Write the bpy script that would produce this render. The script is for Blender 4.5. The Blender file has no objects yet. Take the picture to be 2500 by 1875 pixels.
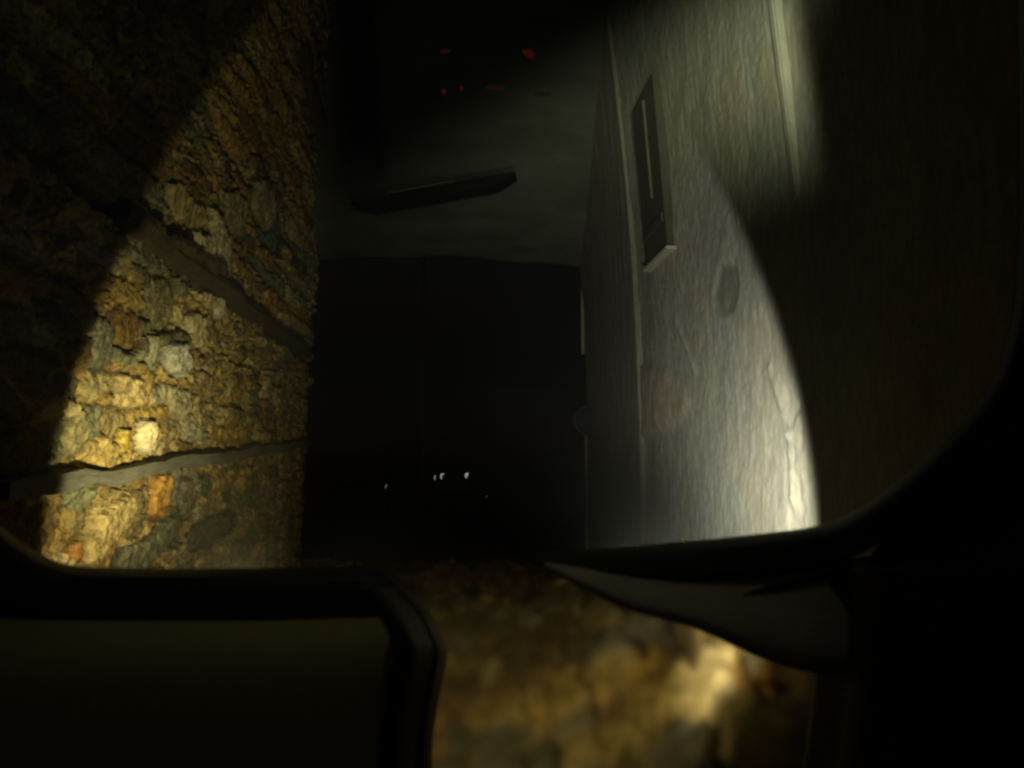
import bpy, bmesh, math, random
import numpy as np
from mathutils import Vector, Matrix
random.seed(7); np.random.seed(7)
R = math.radians
C = bpy.context.scene.collection
sc = bpy.context.scene

# ------------------------------------------------------------------ camera, sky, lamps, exposure
W, H, F = 2500.0, 1875.0, 1785.0
EYE = Vector((0, 0, 1.5))
cam = bpy.data.objects.new('camera', bpy.data.cameras.new('camera')); C.objects.link(cam)
cam.data.sensor_width = 36; cam.data.lens = 36 * F / W
cam.data.dof.use_dof = True; cam.data.dof.focus_distance = 6.0; cam.data.dof.aperture_fstop = 4.6
cam.data.clip_start = 0.02; cam.data.clip_end = 900
cam.location = EYE
cam.rotation_euler = (R(90 + 6.17), 0, R(-4.8))
sc.camera = cam
CB = cam.rotation_euler.to_matrix()
def ray(px, py):
    d = CB @ Vector(((px - W / 2) / F, (H / 2 - py) / F, -1))
    return d
def atY(px, py, Y):
    d = ray(px, py); t = Y / d.y
    return EYE + d * t
def atX(px, py, X):
    d = ray(px, py); t = X / d.x
    return EYE + d * t

world = bpy.data.worlds.new('World'); sc.world = world; world.use_nodes = True
wn = world.node_tree; bg = wn.nodes['Background']
sky = wn.nodes.new('ShaderNodeTexSky'); sky.sky_type = 'NISHITA'; sky.sun_disc = False
sky.sun_elevation = R(-4); sky.sun_rotation = R(200)
wn.links.new(sky.outputs[0], bg.inputs[0]); bg.inputs[1].default_value = 0.15
def lamp(name, kind, loc, power, col, size=0.05, angle=90, blend=0.1, aim=None):
    l = bpy.data.lights.new(name, kind); l.energy = power; l.color = col
    if kind == 'SPOT': l.spot_size = R(angle); l.spot_blend = blend; l.shadow_soft_size = size
    if kind == 'POINT': l.shadow_soft_size = size
    o = bpy.data.objects.new(name, l); C.objects.link(o); o.location = loc
    if aim is not None:
        o.rotation_euler = (Vector(aim) - Vector(loc)).to_track_quat('-Z', 'Y').to_euler()
    return o
moon = lamp('moon', 'SUN', (0, 0, 30), 0.006, (0.75, 0.9, 0.7)); moon.data.angle = R(3)
moon.rotation_euler = (R(50), R(8), 0)
WARM = (1.0, 0.84, 0.42); COOL = (1.0, 0.97, 0.85)
LW = (-0.50, 2.13, 1.02); LC = (0.55, 2.13, 1.13); LR = (0.6, 1.0, 2.35)
def beam(o, base, hots, cuts):
    """beam pattern of a lamp, as its lens throws it: a floor level, hot spots (direction, spread, strength) and soft
    cut-off lines on u = sideways / forward and w = up / forward. A cut is a list of soft steps (a, b, lo, hi) on a*u + b*w
    that must all be passed for the light to be shut out."""
    l = o.data; l.use_nodes = True; nt = l.node_tree; em = nt.nodes['Emission']; L = nt.links
    ge = nt.nodes.new('ShaderNodeNewGeometry'); sx = nt.nodes.new('ShaderNodeSeparateXYZ'); L.new(ge.outputs['Incoming'], sx.inputs[0])
    def mth(op, a, b=None, c=None):
        n = nt.nodes.new('ShaderNodeMath'); n.operation = op
        for k, x in enumerate((a, b, c)):
            if x is None: continue
            if isinstance(x, (int, float)): n.inputs[k].default_value = x
            else: L.new(x, n.inputs[k])
        return n.outputs[0]
    u = mth('DIVIDE', sx.outputs['X'], sx.outputs['Y']); w = mth('DIVIDE', sx.outputs['Z'], sx.outputs['Y'])
    tot = None
    for (d, spread, k) in hots:
        dp = nt.nodes.new('ShaderNodeVectorMath'); dp.operation = 'DOT_PRODUCT'; L.new(ge.outputs['Incoming'], dp.inputs[0]); dp.inputs[1].default_value = d
        e = mth('MULTIPLY', mth('EXPONENT', mth('DIVIDE', mth('SUBTRACT', dp.outputs['Value'], 1.0), spread * spread)), k)
        tot = e if tot is None else mth('ADD', tot, e)
    tot = mth('ADD', tot, base) if tot is not None else mth('ADD', base, 0.0)
    for cut in cuts:
        blk = None
        for (a, b, lo, hi, *c) in cut:
            q = mth('ADD', mth('MULTIPLY', u, a), mth('MULTIPLY', w, b))
            if c: q = mth('ADD', q, mth('MULTIPLY', mth('SQRT', mth('ADD', mth('MULTIPLY', u, u), mth('MULTIPLY', mth('MULTIPLY', w, w), 0.6))), c[0]))
            mr = nt.nodes.new('ShaderNodeMapRange'); mr.interpolation_type = 'SMOOTHSTEP'; L.new(q, mr.inputs[0]); mr.inputs[1].default_value = lo; mr.inputs[2].default_value = hi
            blk = mr.outputs[0] if blk is None else mth('MULTIPLY', blk, mr.outputs[0])
        tot = mth('MULTIPLY', tot, mth('SUBTRACT', 1.0, blk))
    L.new(tot, em.inputs['Strength'])
def toward(L, p): return (Vector(p) - Vector(L)).normalized()
w_ = lamp('headlamp_warm', 'SPOT', LW, 500, WARM, 0.03, 140, 0.07, (-0.50, 12, 1.02))
beam(w_, 0.06, [(toward(LW, atX(340, 1070, -2)), .14, 2.7), (toward(LW, atX(320, 950, -2)), .34, .34), (toward(LW, atX(650, 350, -1.9)), .30, .22), (toward(LW, (1.25, 4.0, .3)), .17, .11), (toward(LW, (.6, 5.0, 0)), .45, .055), (toward(LW, (.4, 8.0, 0)), .20, .45)],
     [[(-1, 0, -.10, .0), (0, 0, .83, .895, 1)], [(1, 0, -.195, -.11), (0, 1, -.02, .12)], [(1, 0, 0, .15), (0, 1, -.12, -.04)]])
c_ = lamp('headlamp_cool', 'SPOT', LC, 640, COOL, 0.04, 130, 0.12, (0.55, 12, 1.13))
beam(c_, 0.07, [(toward(LC, atX(1925, 1240, 2)), .20, 1.9), (toward(LC, atX(1800, 950, 2)), .34, .50), (toward(LC, atX(1500, 540, 2)), .24, .32)],
     [[(0, 0, .765, .83, 1)], [(-.72, 1, .50, .84)], [(-1, 0, .28, .5)], [(0, -1, .12, .22), (-1, 0, -.5, -.35)], [(-1, 0, -.46, -.22), (0, -1, -.20, .02)]])
r_ = lamp('upper_wall_fill', 'SPOT', LR, 1750, (0.93, 0.94, 0.64), 0.05, 120, 0.2, tuple(atX(1600, 250, 1.95)))  # added spot that brightens the upper right wall, its source unknown
beam(r_, 0.15, [(toward(LR, atX(1880, 90, 1.92)), .12, .22), (toward(LR, atX(1560, 200, 1.9)), .18, .42)],
     [[(-.62, 1, .30, .56)], [(1, .1, .52, .565)], [(.25, -1, -.40, -.06)]])
lamp('cabin_fill', 'SPOT', (0.0, 0.80, 2.55), 1.5, (1.0, .95, .6), 0.05, 52, 1.0, (-0.05, 0.66, 1.3))  # added fill spot over dashboard and door pad, no fixture there
sc.view_settings.view_transform = 'Standard'; sc.view_settings.look = 'None'
sc.view_settings.exposure = 0; sc.view_settings.gamma = 1
sc.cycles.filter_width = 2.6
sc.cycles.sample_clamp_indirect = 4
sc.cycles.use_denoising = True

# ------------------------------------------------------------------ helpers
def tag(o, label=None, cat=None, group=None, kind=None):
    if label: o['label'] = label
    if cat: o['category'] = cat
    if group: o['group'] = group
    if kind: o['kind'] = kind
    return o
def empty(name, loc, label, cat, group=None):
    o = bpy.data.objects.new(name, None); C.objects.link(o); o.location = loc
    return tag(o, label, cat, group)
def link(name, me, m, parent=None, smooth=False):
    o = bpy.data.objects.new(name, me); C.objects.link(o)
    if m: me.materials.append(m)
    if smooth:
        me.polygons.foreach_set('use_smooth', [True] * len(me.polygons))
    if parent:
        o.parent = parent
        o.matrix_parent_inverse = Matrix.Translation(parent.location).inverted()
    return o
def from_pydata(name, v, f, m, parent=None, smooth=False):
    me = bpy.data.meshes.new(name); me.from_pydata([tuple(a) for a in v], [], f); me.update()
    bm = bmesh.new(); bm.from_mesh(me); bmesh.ops.recalc_face_normals(bm, faces=bm.faces); bm.to_mesh(me); bm.free()
    return link(name, me, m, parent, smooth)
def box(bm, c, s, rot=None):
    r = bmesh.ops.create_cube(bm, size=1)
    M = Matrix.Translation(c) @ (rot.to_4x4() if rot else Matrix()) @ Matrix.Diagonal((s[0], s[1], s[2], 1))
    bmesh.ops.transform(bm, matrix=M, verts=r['verts'])
def finish(bm, name, m, parent=None, bevel=0.0, smooth=False):
    if bevel:
        bmesh.ops.bevel(bm, geom=list(bm.edges), offset=bevel, segments=2, affect='EDGES', profile=0.5)
    me = bpy.data.meshes.new(name); bm.to_mesh(me); bm.free()
    return link(name, me, m, parent, smooth)
def tube(name, pts, r, m, parent=None, seg=10, flat=1.0):
    """round bar along a polyline, radius number or list"""
    pts = [Vector(p) for p in pts]; n = len(pts); rr = r if isinstance(r, (list, tuple)) else [r] * n
    v, f = [], []; up = Vector((0.01, 0.02, 1))
    for i, p in enumerate(pts):
        t = (pts[min(i + 1, n - 1)] - pts[max(i - 1, 0)]).normalized()
        a = t.cross(up)
        if a.length < 1e-3: a = t.cross(Vector((1, 0, 0)))
        a.normalize(); b = a.cross(t)
        for k in range(seg):
            q = 2 * math.pi * k / seg
            v.append(p + (a * math.cos(q) + b * math.sin(q) * flat) * rr[i])
    for i in range(n - 1):
        for k in range(seg):
            k2 = (k + 1) % seg
            f.append((i * seg + k, i * seg + k2, (i + 1) * seg + k2, (i + 1) * seg + k))
    f.append(tuple(range(seg))[::-1]); f.append(tuple((n - 1) * seg + k for k in range(seg)))
    return from_pydata(name, v, f, m, parent, True)
def crom(pts, n=8):
    """Catmull-Rom through tuples"""
    P = [np.array(p, float) for p in pts]; P = [2 * P[0] - P[1]] + P + [2 * P[-1] - P[-2]]
    out = []
    for i in range(1, len(P) - 2):
        for k in range(n):
            t = k / n
            out.append(0.5 * ((2 * P[i]) + (-P[i - 1] + P[i + 1]) * t + (2 * P[i - 1] - 5 * P[i] + 4 * P[i + 1] - P[i + 2]) * t * t
                              + (-P[i - 1] + 3 * P[i] - 3 * P[i + 1] + P[i + 2]) * t ** 3))
    out.append(P[-2]); return [tuple(o) for o in out]
def loft(name, rows, m, parent=None, thick=0.006, smooth=True):
    """surface through rows of points (all rows the same length), given thickness"""
    n = len(rows[0]); v = [p for r in rows for p in r]
    f = [(i * n + j, i * n + j + 1, (i + 1) * n + j + 1, (i + 1) * n + j) for i in range(len(rows) - 1) for j in range(n - 1)]
    o = from_pydata(name, v, f, m, parent, smooth)
    if thick:
        md = o.modifiers.new('thickness', 'SOLIDIFY'); md.thickness = thick; md.offset = 0
    return o
def plate(name, outline, thick, m, parent=None, open_edge=False):
    """closed outline (3D points, roughly planar) extruded along +Y"""
    n = len(outline)
    v = [Vector(p) for p in outline] + [Vector(p) + Vector((0, thick, 0)) for p in outline]
    f = [tuple(range(n)), tuple(range(2 * n - 1, n - 1, -1))] + [(i, (i + 1) % n, n + (i + 1) % n, n + i) for i in range(n)]
    if open_edge:
        me = bpy.data.meshes.new(name); me.from_pydata([tuple(a) for a in v], [], [tuple(range(n))[::-1], tuple(range(n, 2 * n))]); me.update()
        return link(name, me, m, parent)
    return from_pydata(name, v, f, m, parent)

def mat(name, col=(0.5, 0.5, 0.5), rough=0.6, metal=0.0, noise=None, bump=None, col2=None, emit=None, spec=0.5, scale3=(1, 1, 1)):
    m = bpy.data.materials.new(name); m.use_nodes = True; nt = m.node_tree; b = nt.nodes['Principled BSDF']
    b.inputs['Base Color'].default_value = (*col, 1); b.inputs['Roughness'].default_value = rough
    b.inputs['Metallic'].default_value = metal; b.inputs['Specular IOR Level'].default_value = spec
    if emit:
        b.inputs['Emission Color'].default_value = (*emit[0], 1); b.inputs['Emission Strength'].default_value = emit[1]
    if noise or bump:
        tc = nt.nodes.new('ShaderNodeTexCoord'); mp = nt.nodes.new('ShaderNodeMapping'); mp.inputs['Scale'].default_value = scale3
        nt.links.new(tc.outputs['Object'], mp.inputs[0])
    if noise:
        t = nt.nodes.new('ShaderNodeTexNoise'); t.inputs['Scale'].default_value = noise; t.inputs['Detail'].default_value = 8; t.inputs['Roughness'].default_value = 0.65
        nt.links.new(mp.outputs[0], t.inputs['Vector'])
        r = nt.nodes.new('ShaderNodeValToRGB'); r.color_ramp.elements[0].position = 0.32; r.color_ramp.elements[1].position = 0.68
        r.color_ramp.elements[0].color = (*col, 1); r.color_ramp.elements[1].color = (*(col2 or [c * 1.5 for c in col]), 1)
        nt.links.new(t.outputs['Fac'], r.inputs[0]); nt.links.new(r.outputs[0], b.inputs['Base Color'])
    if bump:
        t2 = nt.nodes.new('ShaderNodeTexNoise'); t2.inputs['Scale'].default_value = bump[0]; t2.inputs['Detail'].default_value = 7
        nt.links.new(mp.outputs[0], t2.inputs['Vector'])
        bp = nt.nodes.new('ShaderNodeBump'); bp.inputs['Strength'].default_value = bump[1]; bp.inputs['Distance'].default_value = bump[2]
        nt.links.new(t2.outputs['Fac'], bp.inputs['Height']); nt.links.new(bp.outputs[0], b.inputs['Normal'])
    return m
def mat_attr(name, rough, noise_scale, amount, scale3=(1, 1, 1), bump=(60, 0.5, 0.01)):
    """base colour stored on the mesh, stone by stone, broken up by mineral grain"""
    m = mat(name, rough=rough, bump=bump, scale3=scale3); nt = m.node_tree; b = nt.nodes['Principled BSDF']
    a = nt.nodes.new('ShaderNodeAttribute'); a.attribute_name = 'tint'
    mp = [n for n in nt.nodes if n.type == 'MAPPING'][0]
    t = nt.nodes.new('ShaderNodeTexNoise'); t.inputs['Scale'].default_value = noise_scale; t.inputs['Detail'].default_value = 10; t.inputs['Roughness'].default_value = 0.72
    nt.links.new(mp.outputs[0], t.inputs['Vector'])
    r = nt.nodes.new('ShaderNodeMapRange'); r.inputs[1].default_value = 0.3; r.inputs[2].default_value = 0.7; r.inputs[3].default_value = 1 - amount; r.inputs[4].default_value = 1 + amount
    nt.links.new(t.outputs['Fac'], r.inputs[0])
    x = nt.nodes.new('ShaderNodeVectorMath'); x.operation = 'SCALE'
    nt.links.new(a.outputs['Color'], x.inputs[0]); nt.links.new(r.outputs[0], x.inputs['Scale']); nt.links.new(x.outputs[0], b.inputs['Base Color'])
    b.inputs['Specular IOR Level'].default_value = 0.25
    return m

# numpy noise and stones
def hash2(i, j, s=0):
    x = np.sin(i * 127.1 + j * 311.7 + s * 74.7) * 43758.5453
    return x - np.floor(x)
def vnoise(u, v, s=0):
    i = np.floor(u); j = np.floor(v); a = u - i; b = v - j
    a = a * a * (3 - 2 * a); b = b * b * (3 - 2 * b)
    return (hash2(i, j, s) * (1 - a) + hash2(i + 1, j, s) * a) * (1 - b) + (hash2(i, j + 1, s) * (1 - a) + hash2(i + 1, j + 1, s) * a) * b
def fbm(u, v, s=0, o=5, g=0.55):
    r = 0; a = 1; t = 0
    for k in range(o):
        r = r + a * vnoise(u * 2 ** k, v * 2 ** k, s + k * 13); t += a; a *= g
    return r / t
def stones(u, v, cw, ch, s=0, wmin=0.6, wmax=1.5):
    """weighted Voronoi: per point nearest stone id hash, edge distance, offset from centre"""
    U = u / cw; V = v / ch
    i0 = np.floor(U); j0 = np.floor(V)
    f1 = np.full(u.shape, 9.0); f2 = np.full(u.shape, 9.0); hid = np.zeros(u.shape); hx = np.zeros(u.shape); hy = np.zeros(u.shape)
    for dj in (-2, -1, 0, 1, 2):
        for di in (-2, -1, 0, 1, 2):
            i = i0 + di; j = j0 + dj
            cx = i + 0.1 + 0.8 * hash2(i, j, s + 1) + 0.5 * np.mod(j, 2); cy = j + 0.15 + 0.7 * hash2(i, j, s + 2)
            w = wmin + (wmax - wmin) * hash2(i, j, s + 3) ** 2
            ex, ey = U - cx, V - cy
            d = (np.abs(ex) ** 2.6 + np.abs(ey) ** 2.6) ** (1 / 2.6) / w
            nearer = d < f1
            f2 = np.where(nearer, f1, np.minimum(f2, d))
            hid = np.where(nearer, hash2(i, j, s + 5), hid); hx = np.where(nearer, ex, hx); hy = np.where(nearer, ey, hy)
            f1 = np.where(nearer, d, f1)
    return hid, f2 - f1, hx, hy
def smooth01(x): x = np.clip(x, 0, 1); return x * x * (3 - 2 * x)
PAL = np.array([(.30, .21, .07), (.44, .36, .18), (.14, .145, .09), (.15, .10, .04), (.26, .18, .06), (.27, .25, .17), (.37, .27, .10),
                (.20, .155, .07), (.09, .08, .045), (.32, .27, .13), (.33, .23, .07), (.18, .17, .12)])
def palette(h): return PAL[np.minimum((h * len(PAL)).astype(int), len(PAL) - 1)]
def grid_mesh(name, P, col, m, parent=None, skirt=None):
    """P: (n, k, 3) points, col: (n, k, 3) base colours. skirt: offset for a closing back edge"""
    if skirt is not None:
        s = np.array(skirt)
        P = np.concatenate([P[:1] + s, P, P[-1:] + s], 0); col = np.concatenate([col[:1], col, col[-1:]], 0)
        P = np.concatenate([P[:, :1] + s, P, P[:, -1:] + s], 1); col = np.concatenate([col[:, :1], col, col[:, -1:]], 1)
    n, k = P.shape[:2]
    idx = np.arange(n * k).reshape(n, k)
    q = np.stack([idx[:-1, :-1], idx[1:, :-1], idx[1:, 1:], idx[:-1, 1:]], -1).reshape(-1, 4)
    me = bpy.data.meshes.new(name); me.vertices.add(n * k); me.vertices.foreach_set('co', P.reshape(-1).astype(np.float32))
    me.loops.add(q.size); me.polygons.add(len(q)); me.loops.foreach_set('vertex_index', q.reshape(-1).astype(np.int32))
    me.polygons.foreach_set('loop_start', np.arange(0, q.size, 4, dtype=np.int32))
    me.update(calc_edges=True); me.validate()
    a = me.color_attributes.new('tint', 'FLOAT_COLOR', 'POINT')
    a.data.foreach_set('color', np.concatenate([col, np.ones(col.shape[:2] + (1,))], -1).reshape(-1).astype(np.float32))
    return link(name, me, m, parent, True)

# ------------------------------------------------------------------ materials
M_stone = mat_attr('rubble_stone', 0.75, 22, 0.80, bump=(38, 0.9, 0.022))
M_render = mat_attr('rough_lime_render', 0.85, 9, 0.28, (3, 3, 1.0), bump=(26, 0.6, 0.004))
M_soffit = mat_attr('passage_plaster', 0.8, 1.2, 0.35, (1, 3, 1), bump=(9, 0.3, 0.02))
M_ground = mat_attr('rubble_paving', 0.75, 7, 0.8, bump=(20, 0.8, 0.03))
M_timber = mat('old_timber', (.028, .019, .009), 0.85, noise=9, col2=(.085, .058, .026), bump=(20, 0.9, 0.03), scale3=(7, 1, 7))
M_greytimber = mat('weathered_timber', (.05, .05, .042), 0.8, noise=6, col2=(.125, .12, .10), bump=(18, 0.6, 0.01), scale3=(9, 1, 9))
M_shutter = mat('dark_shutter_wood', (.028, .026, .018), 0.7, noise=5, col2=(.045, .038, .025), bump=(12, 0.4, 0.01), scale3=(1, 7, 1))
M_sill = mat('pale_stone_sill', (.24, .22, .17), 0.7, noise=9, col2=(.3, .28, .22), bump=(30, 0.4, 0.01))
M_iron = mat('iron', (.12, .115, .09), 0.45, 0.6, noise=12)
M_pipe = mat('pipe_paint', (.14, .13, .10), 0.5, noise=9)
M_dark = mat('dark_paint', (.02, .022, .025), 0.5)
M_plastic = mat('cabin_plastic', (.007, .007, .005), 0.55, noise=60, col2=(.010, .010, .007), bump=(300, 0.4, 0.002), spec=0.3)
M_vinyl = mat('dashboard_vinyl', (.27, .24, .09), 0.75, noise=90, col2=(.32, .28, .11), bump=(420, 0.6, 0.002), spec=0.2)
M_rubber = mat('window_rubber', (.01, .01, .009), 0.7, spec=0.2)
M_satin = mat('satin_trim', (.008, .007, .005), 0.6, noise=30)
M_chrome = mat('bright_trim', (.6, .58, .5), 0.25, 1.0, noise=20)

# ------------------------------------------------------------------ setting: ground, road beyond, hill
def lean(z): return 0.012 * np.clip(z - 1.5, 0, None) ** 2
gy = np.arange(0.6, 11.5, 0.02); gx = np.arange(-2.3, 2.301, 0.02)
GX, GY = np.meshgrid(gx, gy)
wx = 0.05 * (fbm(GX * 5, GY * 5, 3) - .5); wy = 0.05 * (fbm(GX * 5, GY * 5, 9) - .5)
hid, ed, hx, hy = stones(GX + 2 * wx, GY + 2 * wy, 0.20, 0.62, 21)
prof = smooth01(ed * 3.0)
bank = 0.72 * smooth01((GX - 0.0) / 2.0) * smooth01((9.6 - GY) / 3.5)          # added rubble bank at the right wall, raised to imitate a reflection in glass
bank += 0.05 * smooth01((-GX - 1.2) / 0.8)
gz = -0.05 + prof * (0.03 + 0.08 * hash2(np.floor(hid * 999), hid * 0, 4)) * (0.5 + 1.6 * bank / 0.72) + bank + 0.04 * fbm(GX * 6, GY * 6, 2)
gcol = palette(hid) * 0.6; gcol = gcol * prof[..., None] + np.array((.14, .10, .05)) * (1 - prof[..., None])
for (px, py, r_u, r_v, cc, th) in [(1700, 1700, .17, .2, (.62, .48, .20), .1), (1400, 1690, .34, .30, (.42, .30, .10), .07), (1250, 1720, .2, .25, (.34, .25, .09), .06), (1530, 1590, .22, .34, (.30, .29, .24), .06),  # tints paint the bright and dim spots of a reflected stone wall
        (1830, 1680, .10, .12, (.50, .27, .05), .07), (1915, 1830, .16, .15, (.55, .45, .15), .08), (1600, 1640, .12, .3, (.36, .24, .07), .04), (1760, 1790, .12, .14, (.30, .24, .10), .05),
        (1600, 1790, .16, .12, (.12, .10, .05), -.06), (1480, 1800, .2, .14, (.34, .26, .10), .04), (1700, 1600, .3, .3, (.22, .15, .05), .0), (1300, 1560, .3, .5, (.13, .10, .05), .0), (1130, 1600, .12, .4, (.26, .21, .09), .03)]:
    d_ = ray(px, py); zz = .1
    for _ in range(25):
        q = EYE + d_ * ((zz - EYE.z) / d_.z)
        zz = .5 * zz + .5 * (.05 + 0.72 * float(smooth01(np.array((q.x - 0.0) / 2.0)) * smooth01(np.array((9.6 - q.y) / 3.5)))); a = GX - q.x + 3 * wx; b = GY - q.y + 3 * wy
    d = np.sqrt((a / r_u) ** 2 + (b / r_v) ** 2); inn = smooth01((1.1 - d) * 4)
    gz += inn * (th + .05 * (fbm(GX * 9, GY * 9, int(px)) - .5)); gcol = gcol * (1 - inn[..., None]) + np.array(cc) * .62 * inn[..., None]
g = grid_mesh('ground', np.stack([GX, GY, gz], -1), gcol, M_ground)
tag(g, kind='structure')
M_far = mat('field', (.03, .027, .015), 0.9, noise=0.4, col2=(.05, .04, .02), bump=(3, 0.5, 0.1))
bm = bmesh.new(); bmesh.ops.create_grid(bm, x_segments=60, y_segments=60, size=400)
bmesh.ops.translate(bm, vec=(0, 380, -0.12), verts=bm.verts)
tag(finish(bm, 'terrain', M_far), kind='structure')
M_road = mat('old_asphalt', (.035, .032, .026), 0.85, noise=2.5, col2=(.06, .052, .04), bump=(60, 0.5, 0.01))
from_pydata('road', [(-2.6, 11.3, 0.0), (2.8, 11.3, 0.0), (3.4, 130, 0.05), (-4, 130, 0.05)], [(0, 1, 2, 3)], M_road); tag(bpy.data.objects['road'], kind='structure')
hv, hf = [], []
for i in range(41):
    for j in range(9):
        x = -320 + i * 16; y = 230 + j * 25
        z = 34 * math.sin(math.pi * j / 12) * (0.55 + 0.25 * math.sin(i * 0.31) + 0.18 * math.sin(i * 0.77 + 2)) - 0.3
        hv.append((x, y, z))
for i in range(40):
    for j in range(8): hf.append((i * 9 + j, (i + 1) * 9 + j, (i + 1) * 9 + j + 1, i * 9 + j + 1))
tag(from_pydata('hill', hv, hf, mat('hill_scrub', (.02, .024, .014), 0.95, noise=0.05, col2=(.035, .035, .02)), None, True), kind='structure')

# ------------------------------------------------------------------ left: rubble wall
wall = empty('rubble_stone_wall', (-2.0, 6, 0), 'tall rubble stone wall lit golden on the left side of the lane', 'stone wall')
uy = np.arange(1.3, 10.25, 0.014); vz = np.arange(0.0, 8.2, 0.014)
U, V = np.meshgrid(uy, vz)
wu = 0.09 * (fbm(U * 4, V * 4, 1) - .5) + 0.07 * (fbm(U * 14, V * 14, 5) - .5); wv = 0.09 * (fbm(U * 4, V * 4, 7) - .5) + 0.06 * (fbm(U * 14, V * 14, 8) - .5)
up = smooth01((V - 1.8) / 1.6); hid, ed, hx, hy = stones((U - 6) * (1 - .50 * up) + wu, V * (1 + .22 * up) + wv, 0.40, 0.205, 1)
hidS, edS, hxs, hys = stones(U + wu, V + wv, 0.10, 0.075, 40)
small = smooth01((fbm(U * 1.1, V * 1.3, 77, 3) - 0.50) * 9)                # pockets of small pinning stones
protr = 0.010 + 0.075 * hash2(np.floor(hid * 9999), hid * 0, 2)
tilt = 0.06 * hx * (hash2(np.floor(hid * 9999), hid * 0, 6) - .5) + 0.07 * hy * (hash2(np.floor(hid * 9999), hid * 0, 8) - .4)
pr = smooth01(ed * 4.2); prS = smooth01(edS * 3.5)
big = pr * (protr + tilt); sm = prS * (0.02 + 0.04 * hash2(np.floor(hidS * 9999), hid * 0, 2))
h = big * (1 - small) + sm * small
mort = np.where(small > .5, prS, pr)
colA = palette(hid); colB = palette(hidS)
col = np.where((small > .5)[..., None], colB, colA)
mcol = np.array((.27, .185, .07)) * (0.6 + 0.9 * fbm(U * 7, V * 7, 55))[..., None]
col = col * mort[..., None] + mcol * (1 - mort[..., None])
# layered, foliated faces on single stones
fol = fbm(U * 26 + 3 * hx, V * 9, 31, 4)
gph = V / (.30 + .05 * up) + .55 * fbm(U * .7, V * .3, 111, 3) + .10 * fbm(U * 5, V * 2, 112, 3)
gr = np.abs(gph - np.floor(gph) - .5) * 2; groove = smooth01((gr - .80) / .17) * smooth01((fbm(U * 1.1, np.floor(gph) * 7.3, 113, 2) - .36) * 7 + .6 * up) * (.35 + .65 * up)
h = h * (1 - groove) - (.03 + .07 * up) * groove; col = col * (1 - .55 * groove[..., None])
crag0 = np.abs(fbm(U * 11, V * 14, 101, 5) - .5); h += (fol - .5) * 0.040 + 0.035 * np.minimum(crag0 * 4, .6)
h += (fol - .5) * 0.030 * (0.4 + hash2(np.floor(hid * 999), hid * 0, 12)) + (fbm(U * 9, V * 9, 61) - .5) * 0.05
h *= .85
# named stones: px, py in the photograph give the spot on the wall; size in metres, turn, colour, thickness
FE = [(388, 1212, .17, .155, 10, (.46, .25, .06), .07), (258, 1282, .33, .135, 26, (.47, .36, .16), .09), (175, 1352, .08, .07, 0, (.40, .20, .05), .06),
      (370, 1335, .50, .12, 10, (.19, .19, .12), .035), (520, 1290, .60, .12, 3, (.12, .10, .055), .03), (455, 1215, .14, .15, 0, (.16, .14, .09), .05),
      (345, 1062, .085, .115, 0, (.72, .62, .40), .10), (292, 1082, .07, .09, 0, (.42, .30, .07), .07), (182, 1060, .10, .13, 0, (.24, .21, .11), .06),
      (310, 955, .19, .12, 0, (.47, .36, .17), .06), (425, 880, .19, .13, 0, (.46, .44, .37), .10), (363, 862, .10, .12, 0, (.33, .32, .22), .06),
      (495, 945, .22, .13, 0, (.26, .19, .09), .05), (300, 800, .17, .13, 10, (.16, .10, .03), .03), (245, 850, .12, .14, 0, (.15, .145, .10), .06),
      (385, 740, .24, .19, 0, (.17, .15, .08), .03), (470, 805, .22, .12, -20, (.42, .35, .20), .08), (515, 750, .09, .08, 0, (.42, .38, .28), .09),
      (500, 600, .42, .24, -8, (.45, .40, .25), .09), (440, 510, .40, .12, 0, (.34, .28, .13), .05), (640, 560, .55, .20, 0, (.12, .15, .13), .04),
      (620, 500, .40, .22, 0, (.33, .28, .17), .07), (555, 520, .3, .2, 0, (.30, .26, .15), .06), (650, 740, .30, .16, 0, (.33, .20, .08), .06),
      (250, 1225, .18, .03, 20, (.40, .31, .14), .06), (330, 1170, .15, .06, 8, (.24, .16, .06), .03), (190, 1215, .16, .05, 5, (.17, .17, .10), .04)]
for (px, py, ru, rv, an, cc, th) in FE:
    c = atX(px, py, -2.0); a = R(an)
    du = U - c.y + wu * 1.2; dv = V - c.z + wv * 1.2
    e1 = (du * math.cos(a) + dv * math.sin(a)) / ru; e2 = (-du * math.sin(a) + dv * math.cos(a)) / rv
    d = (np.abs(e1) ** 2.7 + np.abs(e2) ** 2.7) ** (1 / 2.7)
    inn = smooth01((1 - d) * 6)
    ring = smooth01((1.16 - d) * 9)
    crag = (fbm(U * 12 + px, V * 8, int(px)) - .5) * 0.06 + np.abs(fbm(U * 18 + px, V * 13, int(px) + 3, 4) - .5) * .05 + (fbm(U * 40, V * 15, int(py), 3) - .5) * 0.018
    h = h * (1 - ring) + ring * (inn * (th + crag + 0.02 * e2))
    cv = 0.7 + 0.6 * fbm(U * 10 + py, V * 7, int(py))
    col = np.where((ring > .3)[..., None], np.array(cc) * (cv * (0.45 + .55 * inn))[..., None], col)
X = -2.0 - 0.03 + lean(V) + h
col = col * .62
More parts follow.
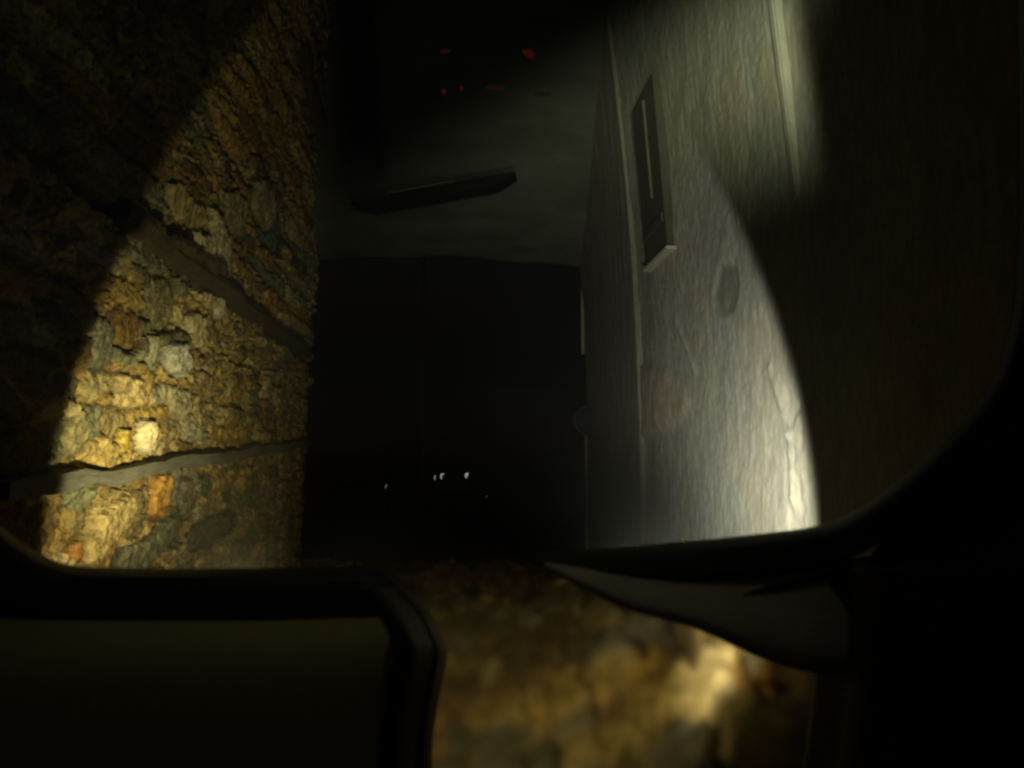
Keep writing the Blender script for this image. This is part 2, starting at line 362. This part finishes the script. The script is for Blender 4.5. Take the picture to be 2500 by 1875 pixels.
# ragged far end of the wall
Yv = U + 0.0 + smooth01((U - 9.9) / .35) * (0.10 * (fbm(V * 3, V * 0, 91) - .5) * 2 + 0.06 * hash2(np.floor(V / 0.21), V * 0, 5)) + 0.25 * smooth01((U - 8) / 2.25) * np.clip(V - 1.5, 0, 9) * 0.2
grid_mesh('masonry', np.stack([X, Yv, V], -1), col, M_stone, wall, skirt=(-0.6, 0, 0))
def wall_beam(name, pa, pb, hgt, dep, m, Xs=-2.0, jitter=0.012, off=0.06):
    """squared timber let into the wall between two spots given in the photograph"""
    a = atX(pa[0], pa[1], Xs); b = atX(pb[0], pb[1], Xs); n = 40; v, f = [], []
    for i in range(n + 1):
        t = i / n; p = a.lerp(b, t); x = -2.0 + float(lean(np.array(p.z))) + .012 * math.sin(i * .9) + .01 * math.sin(i * .37 + 2); p.z += .012 * math.sin(i * .55 + 1) + .008 * math.sin(i * 1.7)
        j = [random.uniform(-jitter, jitter) for _ in range(4)]
        hh = hgt / 2
        v += [(x - .06, p.y, p.z - hh + j[0]), (x + off + j[2] * .4, p.y, p.z - hh + j[0]), (x + off + dep + j[3] * .4, p.y, p.z + hh * .2 + j[1]),
              (x + off + j[2] * .3, p.y, p.z + hh + j[1]), (x - .06, p.y, p.z + hh + j[1])]
    for i in range(n):
        for k in range(5):
            f.append((i * 5 + k, i * 5 + (k + 1) % 5, (i + 1) * 5 + (k + 1) % 5, (i + 1) * 5 + k))
    f += [tuple(range(5)), tuple(n * 5 + k for k in range(5))]
    return from_pydata(name, v, f, m, wall)
wall_beam('timber_ledge', (-60, 1203), (740, 1080), 0.085, 0.010, M_greytimber, off=.125)
wall_beam('timber_lintel', (330, 562), (520, 665), 0.10, 0.02, M_timber, off=.10)
wall_beam('timber_beam', (250, 520), (735, 862), 0.13, 0.02, M_timber, off=.11)
wall_beam('timber_beam', (668, 130), (792, 500), 0.14, 0.02, M_timber, off=.11)

# ------------------------------------------------------------------ right: rendered house
house = empty('rendered_house', (2.0, 6, 0), 'house wall of rough grey lime render lit white on the right side of the lane', 'house')
YS = atX(1568, 760, 2.0).y; YE = atX(1440, 900, 2.0).y
uy = np.arange(1.3, YS + 0.02, 0.018); vz = np.arange(0, 7.2, 0.018)
U, V = np.meshgrid(uy, vz)
st = fbm(U * 22, V * 3.0, 3, 5); st2 = fbm(U * 50, V * 9, 13, 4); lo = fbm(U * 1.6, V * 1.2, 23, 4)
st3 = fbm(U * 70, V * 26, 15, 3); g0 = fbm(U * 45, V * 40, 17, 4); h = (st - .5) * 0.006 + (st2 - .5) * 0.006 + (st3 - .5) * .005 + (g0 - .5) * .009 + (fbm(U * 60, V * 9, 37, 3) - .5) * .004 + (lo - .5) * 0.05 + .006 * (fbm(U * 4, V * 3, 27, 4) - .5)
base = np.array((.40, .395, .34)); warm = np.array((.42, .385, .31)); grey = np.array((.33, .345, .32))
k = smooth01((fbm(U * 1.1, V * 1.5, 44, 4) - .42) * 6)[..., None]; k2 = smooth01((fbm(U * 2.3, V * .9, 64, 4) - .5) * 6)[..., None]
col = (base * (1 - k) + warm * k) * (1 - .6 * k2) + grey * .6 * k2
col = col * (0.68 + 0.34 * fbm(U * 34, V * 4.5, 83, 5) + .16 * g0 + .16 * (fbm(U * 80, V * 7, 84, 3)))[..., None]
def inpoly(pts, soft=3):
    q = [atX(a, b, 2.0) for a, b in pts]; q = [(p.y, p.z) for p in q]; ins = np.zeros(U.shape, bool)
    uu = U + 0.05 * (fbm(U * 8, V * 8, 71) - .5); vv = V + 0.05 * (fbm(U * 8, V * 8, 72) - .5)
    for i in range(len(q)):
        (x1, y1), (x2, y2) = q[i], q[(i + 1) % len(q)]
        c = ((y1 > vv) != (y2 > vv)); xx = (x2 - x1) * (vv - y1) / ((y2 - y1) + 1e-9) + x1
        ins ^= c & (uu < xx)
    m = ins.astype(float)
    for _ in range(soft):
        m[1:-1, 1:-1] = (m[1:-1, 1:-1] * 2 + m[:-2, 1:-1] + m[2:, 1:-1] + m[1:-1, :-2] + m[1:-1, 2:]) / 6
    return m
p = inpoly([(1765, 645), (1800, 645), (1808, 700), (1795, 762), (1755, 764), (1745, 720)])     # bare dark patch
h = h - 0.02 * p; col = col * (1 - p[..., None]) + p[..., None] * np.array((.24, .235, .19)) * (0.7 + .6 * st[..., None])
p = inpoly([(1500, 880), (1633, 905), (1652, 935), (1672, 950), (1684, 975), (1668, 1012), (1632, 1040), (1500, 1100)], 14)   # bulging plaster patch
h = h + 0.035 * p; col = col * (1 - p[..., None]) + p[..., None] * np.array((.44, .38, .30)) * (0.8 + .4 * st[..., None])
p = inpoly([(1925, 930), (1950, 960), (1958, 1100), (1962, 1330), (1935, 1330), (1925, 1180), (1905, 1000)], 8)            # eroded, cracked edge
h = h + p * (-0.012 + (fbm(U * 9, V * 6, 29, 4) - .5) * .06)
for (a, b, r) in [((1655, 780), (1700, 905), .02), ((1880, 900), (1925, 1060), .022), ((1925, 1060), (1935, 1230), .02)]:   # ridges
    A = atX(*a, 2.0); B = atX(*b, 2.0); ax, ay = A.y, A.z; bx, by = B.y, B.z; L2 = (bx - ax) ** 2 + (by - ay) ** 2
    t = np.clip(((U - ax) * (bx - ax) + (V - ay) * (by - ay)) / L2, 0, 1)
    d = np.hypot(U - ax - t * (bx - ax) + .04 * (st - .5), V - ay - t * (by - ay)); h += 0.018 * (.4 + fbm(U * 9, V * 5, 99, 3)) * np.exp(-(d / (r * 1.6)) ** 2)
X = 2.0 - lean(V) - h
col = col * .55
grid_mesh('render_wall', np.stack([X, U, V], -1)[::-1], col[::-1], M_render, house, skirt=(0.5, 0, 0))
# smoother pier at the far end
uy = np.arange(YS + 0.012, YE, 0.03); vz = np.arange(0, 6.6, 0.03); U, V = np.meshgrid(uy, vz)
st = fbm(U * 9, V * 1.6, 8, 4)
col = np.array((.15, .135, .11)) * (0.85 + .3 * fbm(U * 3, V * 1.2, 19, 5))[..., None]
grid_mesh('corner_pier', np.stack([1.955 - lean(V) - (st - .5) * .015, U, V], -1)[::-1], col[::-1], M_render, house, skirt=(0.5, 0, 0))
def onwall(px, py, off=0.0):
    """spot on the leaning right wall, off metres in front of it"""
    X = 2.0
    for _ in range(6):
        q = atX(px, py, X); X = 2.0 - float(lean(np.array(q.z))) - off
    return q
# shuttered window: dark boards in a shallow opening, pale sill, iron bar
win = [onwall(1549, 205, .05), onwall(1602, 238, .05), onwall(1637, 600, .05), onwall(1574, 664, .05)]
y0 = (win[2].y + win[1].y) / 2; y1 = (win[0].y + win[3].y) / 2
zt = win[1].z + .22; zb = win[2].z
def wbox(name, ya, yb, za, zb_, x0, x1, m, par=house, bev=0.004):
    za_, zb2 = min(za, zb_), max(za, zb_); v = []
    for z in (za_, zb2):
        for (x, y) in ((x0, ya), (x1, ya), (x1, yb), (x0, yb)): v.append((x - float(lean(np.array(z))), y, z))
    f = [(0, 1, 2, 3), (4, 5, 6, 7), (0, 1, 5, 4), (1, 2, 6, 5), (2, 3, 7, 6), (3, 0, 4, 7)]
    me = bpy.data.meshes.new(name); me.from_pydata(v, [], f); bm = bmesh.new(); bm.from_mesh(me)
    bmesh.ops.recalc_face_normals(bm, faces=bm.faces); bmesh.ops.bevel(bm, geom=list(bm.edges), offset=bev, segments=2, affect='EDGES')
    bm.to_mesh(me); bm.free(); return link(name, me, m, par)
sh = wbox('shutter', y0, y1, zb, zt, 1.93, 2.03, M_shutter)
sub = wbox('shutter_bar', y0 + .30, y0 + .315, zb + .55, zt - .10, 1.905, 1.928, M_iron, sh, .003)
wbox('batten', y0 + .05, y1 - .05, zb + .25, zb + .33, 1.908, 1.9275, M_shutter, sh, .004)
wbox('window_sill', y0 - .05, y1 + .02, zb - .035, zb - .004, 1.90, 2.03, M_sill)
# downpipe on the far corner, in two lengths
tube('downpipe', [(1.93 - .02, YE - .12, z) for z in np.linspace(0.15, 1.95, 6)], 0.028, M_pipe, house)
tube('downpipe', [(1.915 - .03, YE - .10, z) for z in np.linspace(3.05, 4.0, 5)], 0.030, M_pipe, house)
# pilaster strips framing the near end of the upper wall
M_pier = mat('pier_render', (.17, .165, .135), .85, noise=5, col2=(.21, .205, .17), bump=(20, .5, .01))
wbox('pilaster', 3.86, 3.92, 3.0, 7.0, 1.975, 2.04, M_pier, house, .01)

# ------------------------------------------------------------------ passage vault between the two buildings
vault = empty('passage_vault', (0, 9, 4.5), 'plastered vault spanning the dark lane between stone wall and house', 'vault')
prof = crom([(10.3, 4.40), (9.6, 4.85), (8.6, 5.65), (7.6, 6.35), (6.2, 6.85), (4.5, 7.0)], 12)
xs = np.linspace(-2.3, 2.2, 110); PY = np.array([a for a, b in prof]); PZ = np.array([b for a, b in prof])
XX, YY = np.meshgrid(xs, PY); ZZ = np.repeat(PZ[:, None], len(xs), 1)
ZZ = ZZ - 0.10 * (XX / 2.2) ** 2 + 0.12 * (fbm(XX * 1.3, YY * 2, 5, 4) - .5)
YY = YY + 0.25 * (1 - np.abs((PZ - 4.4)[:, None]) / 3).clip(0, 1) * (fbm(XX * .8, YY * 0, 15, 3) - .5)
ZZ = ZZ + 3.0 * smooth01((-XX - .8) / 1.1) * smooth01((9.9 - YY) / 1.0)
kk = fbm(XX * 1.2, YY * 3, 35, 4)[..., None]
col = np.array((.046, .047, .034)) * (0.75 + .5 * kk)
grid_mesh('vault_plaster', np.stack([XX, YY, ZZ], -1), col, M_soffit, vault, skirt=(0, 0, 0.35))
pts = [atY(870, 518, 9.3), atY(1050, 468, 9.2), atY(1215, 424, 9.1), atY(1290, 446, 9.1)]
b = bmesh.new()
a_, b_ = atY(865, 512, 9.15), atY(1262, 440, 8.75); mid = (a_ + b_) / 2; dv = (b_ - a_)
rot = dv.to_track_quat('X', 'Z').to_matrix()
box(b, mid, (dv.length, 0.30, 0.13), rot)
o = finish(b, 'cross_beam', mat('tarred_wood', (.006, .006, .005), .9, noise=8, spec=.05), vault, .02)
for v_ in o.data.vertices:
    t_ = (v_.co - mid).dot(dv) / dv.length_squared * 2
    if abs(t_) > .9: v_.co -= dv.normalized() * (.22 if v_.co.z < (mid + dv * t_ / 2).z else -.0) * (1 if t_ > 0 else -1)
b = bmesh.new(); box(b, mid + Vector((-.18, -.16, 0.035)), (dv.length * .42, 0.012, 0.018), rot)
finish(b, 'metal_edge', M_iron, o)

# ------------------------------------------------------------------ things in and beyond the lane
mir = empty('traffic_mirror', (1.78, YE - .3, 2.05), 'small round traffic mirror with dark rim beside the downpipe at the house corner', 'mirror')
c = atY(1436, 1026, YE - .32)
def disc(name, c, r, dep, m, par, ax=Vector((0, 1, 0)), seg=32, dome=0.0):
    v, f = [], []; q = ax.to_track_quat('Z', 'Y').to_matrix()
    rings = [(0.001, -dome), (r * .5, -dome * .75), (r * .86, -dome * .25), (r, 0), (r, dep)]
    for (rr, zz) in rings:
        for k in range(seg):
            a = 2 * math.pi * k / seg; v.append(c + q @ Vector((rr * math.cos(a), rr * math.sin(a), zz)))
    for i in range(len(rings) - 1):
        for k in range(seg): f.append((i * seg + k, i * seg + (k + 1) % seg, (i + 1) * seg + (k + 1) % seg, (i + 1) * seg + k))
    f.append(tuple((len(rings) - 1) * seg + k for k in range(seg))); f.append(tuple(range(seg)))
    return from_pydata(name, v, f, m, par, True)
def ring(name, c, r, t, m, par, seg=32, n=8, squash=1):
    v, f = [], []
    for i in range(seg):
        a = 2 * math.pi * i / seg
        for k in range(n):
            b2 = 2 * math.pi * k / n; rr = r + t * math.cos(b2)
            v.append(c + Vector((rr * math.cos(a), t * math.sin(b2), rr * math.sin(a) * squash)))
    for i in range(seg):
        for k in range(n): f.append((i * n + k, ((i + 1) % seg) * n + k, ((i + 1) % seg) * n + (k + 1) % n, i * n + (k + 1) % n))
    return from_pydata(name, v, f, m, par, True)
disc('mirror_face', c, .185, .02, mat('mirror_face', (.012, .015, .02), .6, noise=3, spec=.1), mir, dome=.03)
ring('rim', c, .195, .016, M_dark, mir)
tube('bracket', [c + Vector((0.05, .03, 0)), c + Vector((.14, .05, .02)), c + Vector((.19, .07, .02))], .013, M_dark, mir)

# parked car far down the road
def parked_car(cx, cy):
    car = empty('parked_car', (cx, cy, 0.05), 'distant dark parked car facing the lane with headlights glinting', 'car')
    paint = mat('dark_car_paint', (.012, .012, .014), .4, .3, noise=3, spec=.2); glass = mat('car_glass', (.01, .012, .015), .3, spec=.2)
    prof = [(-.0, .35), (0.0, .75), (.12, .88), (1.0, 1.0), (1.65, 1.45), (3.1, 1.48), (3.9, 1.0), (4.3, .95), (4.35, .4)]
    v = []; f = []; n = len(prof)
    for s, sh2 in ((-1, .84), (-1, .9), (1, .9), (1, .84)):
        for (y, z) in prof:
            w = sh2 * (0.74 if z > 1.2 else 1.0); zz = z - (.05 if abs(sh2) < .85 else 0)
            v.append((cx + s * w, cy + y, zz))
    for i in range(3):
        for k2 in range(n): f.append((i * n + k2, i * n + (k2 + 1) % n, (i + 1) * n + (k2 + 1) % n, (i + 1) * n + k2))
    f += [tuple(range(n)), tuple(3 * n + k2 for k2 in range(n))]
    from_pydata('body', v, f, paint, car)
    from_pydata('windscreen', [(cx - .66, cy + 1.07, 1.045), (cx + .66, cy + 1.07, 1.045), (cx + .58, cy + 1.60, 1.40), (cx - .58, cy + 1.60, 1.40)], [(0, 1, 2, 3)], glass, car)
    tyre = mat('tyre', (.012, .012, .012), .9, noise=20)
    for sx in (-1, 1):
        for yy in (.85, 3.55):
            w = disc('wheel', Vector((cx + sx * .80, cy + yy, .33)), .32, .2, tyre, car, Vector((1, 0, 0)), 20)
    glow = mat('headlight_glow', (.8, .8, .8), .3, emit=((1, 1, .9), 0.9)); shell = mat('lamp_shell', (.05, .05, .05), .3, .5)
    return car, glow, shell
car, glow, shell = parked_car(0.02, 33)
def arc(name, c, r, a0, a1, t, m, par, sx=1.0):
    return tube(name, [c + Vector((r * sx * math.cos(R(a)), 0, r * math.sin(R(a)))) for a in np.linspace(a0, a1, 9)], t, m, par, 6)
for (px, py, s) in [(1078, 1163, 1), (1138, 1161, 1)]:
    c = atY(px, py, 32.95)
    hd = disc('headlight', c + Vector((.03, .02, 0)), .10, .04, shell, car, seg=20)
    arc('bulb_ring', c + Vector((0.02, -.03, 0)), .095, 70, 270, .013, glow, hd, .55)
    tube('bulb_ring', [c + Vector((.0, -.03, .09)), c + Vector((.10, -.03, .10))], .014, glow, hd, 6)
    if px > 1100: tube('bulb_bar', [c + Vector((.055, -.03, .08)), c + Vector((.045, -.03, -.06))], .010, glow, hd, 6)
arc('marker_light', atY(1064, 1166, 32.9), .085, 110, 240, .010, glow, car, .6)
def bollard(px, py, Y, label, glowm, a0, a1, s):
    p_ = atY(px, py, Y); b_ = empty('reflector_post', (p_.x, Y, 0), label, 'post', 'reflector posts at the roadside')
    tube('post', [(p_.x, Y, 0), (p_.x, Y, p_.z), (p_.x, Y, p_.z + .12)], [.06, .055, .03], M_dark, b_, 12)
    arc('reflector', Vector((p_.x + .02, Y - .07, p_.z)), .07, a0, a1, s, glowm, b_, .6)
bollard(944, 1190, 20, 'reflector post left of the parked car, nearer the stone wall', mat('reflector_glint', (.7, .7, .7), .3, emit=((1, 1, .9), .25)), 95, 200, .008)  # emission stands in for light returned by the reflectors
bollard(1184, 1208, 22, 'reflector post right of the parked car, dim curved reflector', mat('dim_reflector_glint', (.4, .4, .4), .3, emit=((1, 1, .9), .07)), 280, 340, .010)
# street lamp post, unlit
sp = atY(1030, 1150, 18); lampo = empty('street_lamp', (sp.x, 18, 0), 'thin unlit street lamp post standing beyond the passage', 'street lamp')
M_post = mat('rusty_post', (.045, .022, .015), .7, noise=4)
top = atY(1032, 620, 18).z
tube('post', [(sp.x, 18, 0), (sp.x, 18, 2), (sp.x, 18, top)], [.07, .05, .035], M_post, lampo)
tube('arm', [(sp.x, 18, top), (sp.x + .1, 18, top + .12), (sp.x + .5, 18, top + .16)], .022, M_post, lampo)
bm = bmesh.new(); box(bm, (sp.x + .62, 18, top + .14), (.34, .13, .07)); finish(bm, 'lamp_head', M_dark, lampo, .015)

# far houses as dark silhouettes, with storeys and windows
def far_house(px0, px1, pytop, Y, label, wallc):
    a = atY(px0, 1150, Y); b = atY(px1, 1150, Y); zt = atY(px0, pytop, Y).z
    h_ = empty('far_house', ((a.x + b.x) / 2, Y, 0), label, 'house', 'houses beyond the lane')
    mw = mat('far_wall', wallc, .9, noise=1.2, bump=(4, .4, .05)); w = b.x - a.x
    bm = bmesh.new(); box(bm, ((a.x + b.x) / 2, Y + 3, zt / 2), (w, 6, zt)); finish(bm, 'wall', mw, h_)
    m_ = (a.x + b.x) / 2
    v = [(a.x - .3, Y - .3, zt), (b.x + .3, Y - .3, zt), (b.x + .3, Y + 6.3, zt), (a.x - .3, Y + 6.3, zt), (a.x - .3, Y + 3, zt + 1.6), (b.x + .3, Y + 3, zt + 1.6)]
    from_pydata('roof', v, [(0, 1, 5, 4), (2, 3, 4, 5), (0, 4, 3), (1, 2, 5), (0, 1, 2, 3)], mat('far_roof', (.06, .03, .02), .9, noise=2), h_)
    n = max(1, int(w / 2.2))
    for i in range(n):
        for z in (1.4, 4.1):
            if z + 1.2 > zt: continue
            x = a.x + w * (i + .5) / n
            bm = bmesh.new(); box(bm, (x, Y - .02, z + .6), (.9, .08, 1.3)); wf = finish(bm, 'window', mat('far_frame', (.1, .09, .07), .7), h_)
            bm = bmesh.new(); box(bm, (x, Y - .062, z + .6), (.76, .02, 1.16)); finish(bm, 'pane', M_dark, wf)
far_house(745, 940, 900, 52, 'dark house beyond the lane, behind the end of the stone wall', (.07, .045, .025))
far_house(1210, 1450, 985, 60, 'dark low house beyond the lane, behind the house corner', (.05, .05, .045))

# ------------------------------------------------------------------ the van cabin the picture is taken from
van = empty('van_cabin', (0, 0.6, 0.6), 'dark van cabin with rounded windscreen opening and an added lower pane standing in for reflections, seen from inside', 'van')
YF = 0.80
for L_ in (LW, LC):
    hd = disc('headlamp', Vector(L_) + Vector((0, -.045, 0)), .026, .02, M_dark, van)
    ring('lamp_rim', Vector(L_) + Vector((0, -.045, 0)), .027, .003, M_dark, hd)
def T(a): return [atY(x, y, Y) for x, y, Y in a]
# lower left: windscreen ledge and dashboard, swept along its front edge
edge = crom([(-260, 960), (-150, 1150), (-60, 1238), (0, 1290), (70, 1342), (140, 1376), (220, 1389), (450, 1393), (700, 1391), (860, 1388), (930, 1396), (975, 1425), (1010, 1490)], 10)
rows = []
for (off, Y, f_) in [(0, .84, 0), (6, .815, 0), (14, .79, 0), (20, .778, 0), (26, .765, 0), (60, .76, 1), (120, .757, 1), (139, .755, 1)]:
    r = []
    for i, (x, y) in enumerate(edge):
        s = smooth01(np.array((x + 40) / 260.0)); s = float(s)
        # offset goes left-down round the corner and straight down along the bottom
        tx, ty = (edge[min(i + 1, len(edge) - 1)][0] - edge[max(i - 1, 0)][0], edge[min(i + 1, len(edge) - 1)][1] - edge[max(i - 1, 0)][1])
        L = math.hypot(tx, ty); nx, ny = -ty / L, tx / L
        if x > 860: nx, ny = nx * .35, ny * .9
        r.append(atY(x + nx * off, y + ny * off, Y))
    rows.append(r)
loft('windscreen_trim', rows, M_plastic, van, 0.004)
tube('rubber_seal', [atY(x, y + 3, .842) for x, y in edge], .0035, M_rubber, van, 8)
# dashboard top that rolls towards the camera
xsd = np.linspace(-420, 1010, 60); rows = []
for (dy, Y) in [(-6, .758), (2, .752), (14, .742), (32, .730), (56, .718), (90, .709), (140, .703), (240, .697), (420, .69), (620, .685)]:
    rows.append([atY(x, 1531 + dy - 10 * smooth01(np.array((300 - x) / 500.)) - 14 * smooth01(np.array((x - 600) / 500.)), Y) for x in xsd])
loft('dashboard', rows, M_vinyl, van, 0.01)
# trim curve between dashboard and the added lower pane
lc = crom([(985, 1440), (1040, 1500), (1072, 1560), (1082, 1600), (1068, 1680), (1050, 1780), (1044, 1900), (1044, 2000)], 8)
rows = []
for (dx, Y) in [(-110, .60), (-70, .66), (-34, .70), (-14, .735), (0, .78), (3, .83)]:
    rows.append([atY(x + dx, y + (-4 if dx < -60 else 0), Y) for x, y in lc])
loft('console_side', rows, M_satin, van, 0.006)
tube('piping', [atY(x - 22, y, .712) for x, y in lc], .004, M_satin, van, 8)
# right: pillar and corner of the windscreen
edr = crom([(1300, 1352), (1420, 1347), (1560, 1336), (1700, 1324), (1850, 1308), (1950, 1296), (2030, 1279), (2110, 1240), (2200, 1172), (2300, 1085), (2380, 1000), (2440, 900), (2475, 780), (2490, 640), (2492, 400), (2490, 0), (2480, -250)], 8)
rows = []
for k_, (off, Y) in enumerate([(0, .84), (8, .812), (16, .79), (22, .778), (40, .76), (78, .75), (92, .745)]):
    r = []
    for i, (x, y) in enumerate(edr):
        tx, ty = (edr[min(i + 1, len(edr) - 1)][0] - edr[max(i - 1, 0)][0], edr[min(i + 1, len(edr) - 1)][1] - edr[max(i - 1, 0)][1])
        L = math.hypot(tx, ty); nx, ny = -ty / L, tx / L
        sc_ = 0.25 + 0.75 * min(1, max(0, (x - 1300) / 350.0))
        if x > 2150 and k_ > 4: sc_ *= 1 + (x - 2150) / 340 * 6
        r.append(atY(x + nx * off * sc_, y + ny * off * sc_, Y))
    rows.append(r)
loft('windscreen_pillar', rows, M_plastic, van, 0.004)
tube('rubber_seal', [atY(x, y + 3, .842) for x, y in edr], .0035, M_rubber, van, 8)
# perforated door pad under the rail
M_perf = mat('perforated_leather', (.36, .31, .22), .55, noise=12, col2=(.44, .40, .30), spec=.25)
nt = M_perf.node_tree; tc = nt.nodes.new('ShaderNodeTexCoord'); vo = nt.nodes.new('ShaderNodeTexVoronoi'); vo.inputs['Scale'].default_value = 330; vo.inputs['Randomness'].default_value = 0
nt.links.new(tc.outputs['Object'], vo.inputs['Vector']); bp = nt.nodes.new('ShaderNodeBump'); bp.inputs['Strength'].default_value = .8; bp.inputs['Distance'].default_value = .002
mr = nt.nodes.new('ShaderNodeMapRange'); mr.inputs[1].default_value = .1; mr.inputs[2].default_value = .3
nt.links.new(vo.outputs['Distance'], mr.inputs[0]); nt.links.new(mr.outputs[0], bp.inputs['Height']); nt.links.new(bp.outputs[0], nt.nodes['Principled BSDF'].inputs['Normal'])
topc = crom([(1330, 1380), (1420, 1387), (1520, 1400), (1700, 1416), (1850, 1403), (2000, 1382), (2120, 1362), (2200, 1350)], 6)
botc = crom([(1330, 1382), (1430, 1434), (1540, 1484), (1700, 1528), (1860, 1600), (2000, 1640), (2120, 1650), (2200, 1650)], 6)
rows = []
for t in (0, .08, .2, .4, .6, .8, .95, 1.0):
    Y = .770 - .10 * t - .02 * math.sin(math.pi * t) + (0.03 if t == 1 else 0)
    rows.append([atY(a[0] + (b[0] - a[0]) * t, a[1] + (b[1] - a[1]) * t, Y) for a, b in zip(topc, botc)])
loft('door_pad', rows, M_perf, van, 0.006)
hl = crom([(1806, 1476), (1812, 1462), (1840, 1450), (1930, 1424), (2020, 1400), (2090, 1384)], 8)
tube('pull_handle', [atY(x, y, .717 + .030 * i / len(hl)) for i, (x, y) in enumerate(hl)], [.0015 + .0025 * min(1, i / 20) for i in range(len(hl))], M_plastic, van, 10)
# dark door post at the far right, with a softly lit edge
pc = [(2022, 1385), (2010, 1500), (1998, 1640), (1984, 1760), (1964, 1900), (1955, 2000)]
rows = []
for (dx, Y) in [(0, .80), (6, .74), (70, .70), (95, .60), (150, .56), (230, .55), (420, .54), (640, .54)]:
    rows.append([atY(x + dx, y, Y) for x, y in crom(pc, 5)])
loft('door_post', rows, M_plastic, van, 0.006)
fillp = crom([(2130, 1352), (2150, 1330), (2200, 1260), (2330, 1150), (2600, 1000)], 5)
rows = [[atY(x, y, .752) for x, y in fillp], [atY(x + 20, y + 220, .70) for x, y in fillp], [atY(x + 60, y + 700, .62) for x, y in fillp]]
loft('door_card', rows, M_plastic, van, 0.006)
plate('kick_panel', T([(x, y, .87) for x, y in [(-520, 860), (-260, 1010), (-150, 1200), (-20, 1330), (150, 1425), (880, 1430), (960, 1500), (990, 2040), (-520, 2040)]]), .01, M_plastic, van)
# windscreen glass, and added lower pane blurring rubble into a stand-in reflection
def glassmat(name, fac):
    m = bpy.data.materials.new(name); m.use_nodes = True; nt = m.node_tree; nt.nodes.clear()
    o = nt.nodes.new('ShaderNodeOutputMaterial'); mx = nt.nodes.new('ShaderNodeMixShader'); tr = nt.nodes.new('ShaderNodeBsdfTransparent'); gl = nt.nodes.new('ShaderNodeBsdfGlossy')
    gl.inputs['Roughness'].default_value = .05; mx.inputs[0].default_value = fac; tr.inputs[0].default_value = (.96, .98, .94, 1)
    nt.links.new(tr.outputs[0], mx.inputs[1]); nt.links.new(gl.outputs[0], mx.inputs[2]); nt.links.new(mx.outputs[0], o.inputs[0]); return m
M_glass = glassmat('windscreen_glass', .03)
plate('windscreen', T([(-420, -420, .86), (2620, -420, .86), (2620, 1331, .86), (-420, 1331, .86)]), .005, M_glass, van, True)
M_blur_pane = bpy.data.materials.new('reflection_blur_glass'); M_blur_pane.use_nodes = True; nt = M_blur_pane.node_tree; nt.nodes.clear()
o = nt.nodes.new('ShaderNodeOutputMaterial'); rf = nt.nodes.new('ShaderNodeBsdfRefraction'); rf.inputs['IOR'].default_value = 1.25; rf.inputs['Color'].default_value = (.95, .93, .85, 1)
tc = nt.nodes.new('ShaderNodeTexCoord'); sx = nt.nodes.new('ShaderNodeSeparateXYZ'); mr = nt.nodes.new('ShaderNodeMapRange')   # blurred more towards its foot
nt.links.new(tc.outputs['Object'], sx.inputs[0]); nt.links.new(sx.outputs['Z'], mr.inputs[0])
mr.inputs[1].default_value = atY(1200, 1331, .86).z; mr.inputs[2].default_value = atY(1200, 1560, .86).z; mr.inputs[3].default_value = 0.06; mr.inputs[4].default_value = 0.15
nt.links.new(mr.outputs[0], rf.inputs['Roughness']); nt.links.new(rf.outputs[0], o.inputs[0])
plate('reflection_pane', T([(880, 1331, .86), (2040, 1331, .86), (2010, 2000, .86), (880, 2000, .86)]), .004, M_blur_pane, van, True)
# added glowing plates that imitate instrument lights reflected in the windscreen
strip = []
M_glint = lambda n_, c_, s_: mat(n_, tuple(x * .4 for x in c_), .4, emit=(c_, s_))
rd = M_glint('red_reflection', (1, .06, .05), .024); og = M_glint('orange_reflection', (1, .32, .08), .015); dm = M_glint('dim_reflection', (.9, .2, .05), .006)
def glint(name, pts, m, thick=.003):
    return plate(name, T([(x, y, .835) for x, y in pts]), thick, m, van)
glint('red_glass_glint', [(1276, 121), (1296, 122), (1306, 132), (1304, 141), (1290, 136)], rd)
glint('dim_glass_glint', [(1074, 124), (1084, 120), (1102, 122), (1084, 128)], dm)
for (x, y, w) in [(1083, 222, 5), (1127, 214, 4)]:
    glint('orange_glass_glint', [(x + w * math.cos(a), y + w * math.sin(a)) for a in np.linspace(0, 5.5, 8)], og)
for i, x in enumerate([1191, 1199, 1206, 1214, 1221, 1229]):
    glint('orange_digit_glint', [(x - 2.3, 211), (x + 2, 210), (x + 1, 214 + i % 2), (x - 2, 214)], og)
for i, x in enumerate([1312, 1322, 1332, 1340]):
    glint('dim_digit_glint', [(x - 3, 224 + i), (x + 3, 224 + i), (x + 2, 230 + i), (x - 3, 230 + i)], dm)

# ------------------------------------------------------------------ thin night mist that the lamps light up
bm = bmesh.new(); box(bm, (0, 20, 10), (60, 70, 24)); hz = finish(bm, 'haze', None)
m = bpy.data.materials.new('mist'); m.use_nodes = True; nt = m.node_tree; nt.nodes.clear()
o = nt.nodes.new('ShaderNodeOutputMaterial'); v = nt.nodes.new('ShaderNodeVolumePrincipled'); v.inputs['Color'].default_value = (.92, .95, .88, 1); v.inputs['Density'].default_value = 0.007; v.inputs['Anisotropy'].default_value = 0.45
nt.links.new(v.outputs[0], o.inputs['Volume']); hz.data.materials.append(m); tag(hz, kind='stuff')
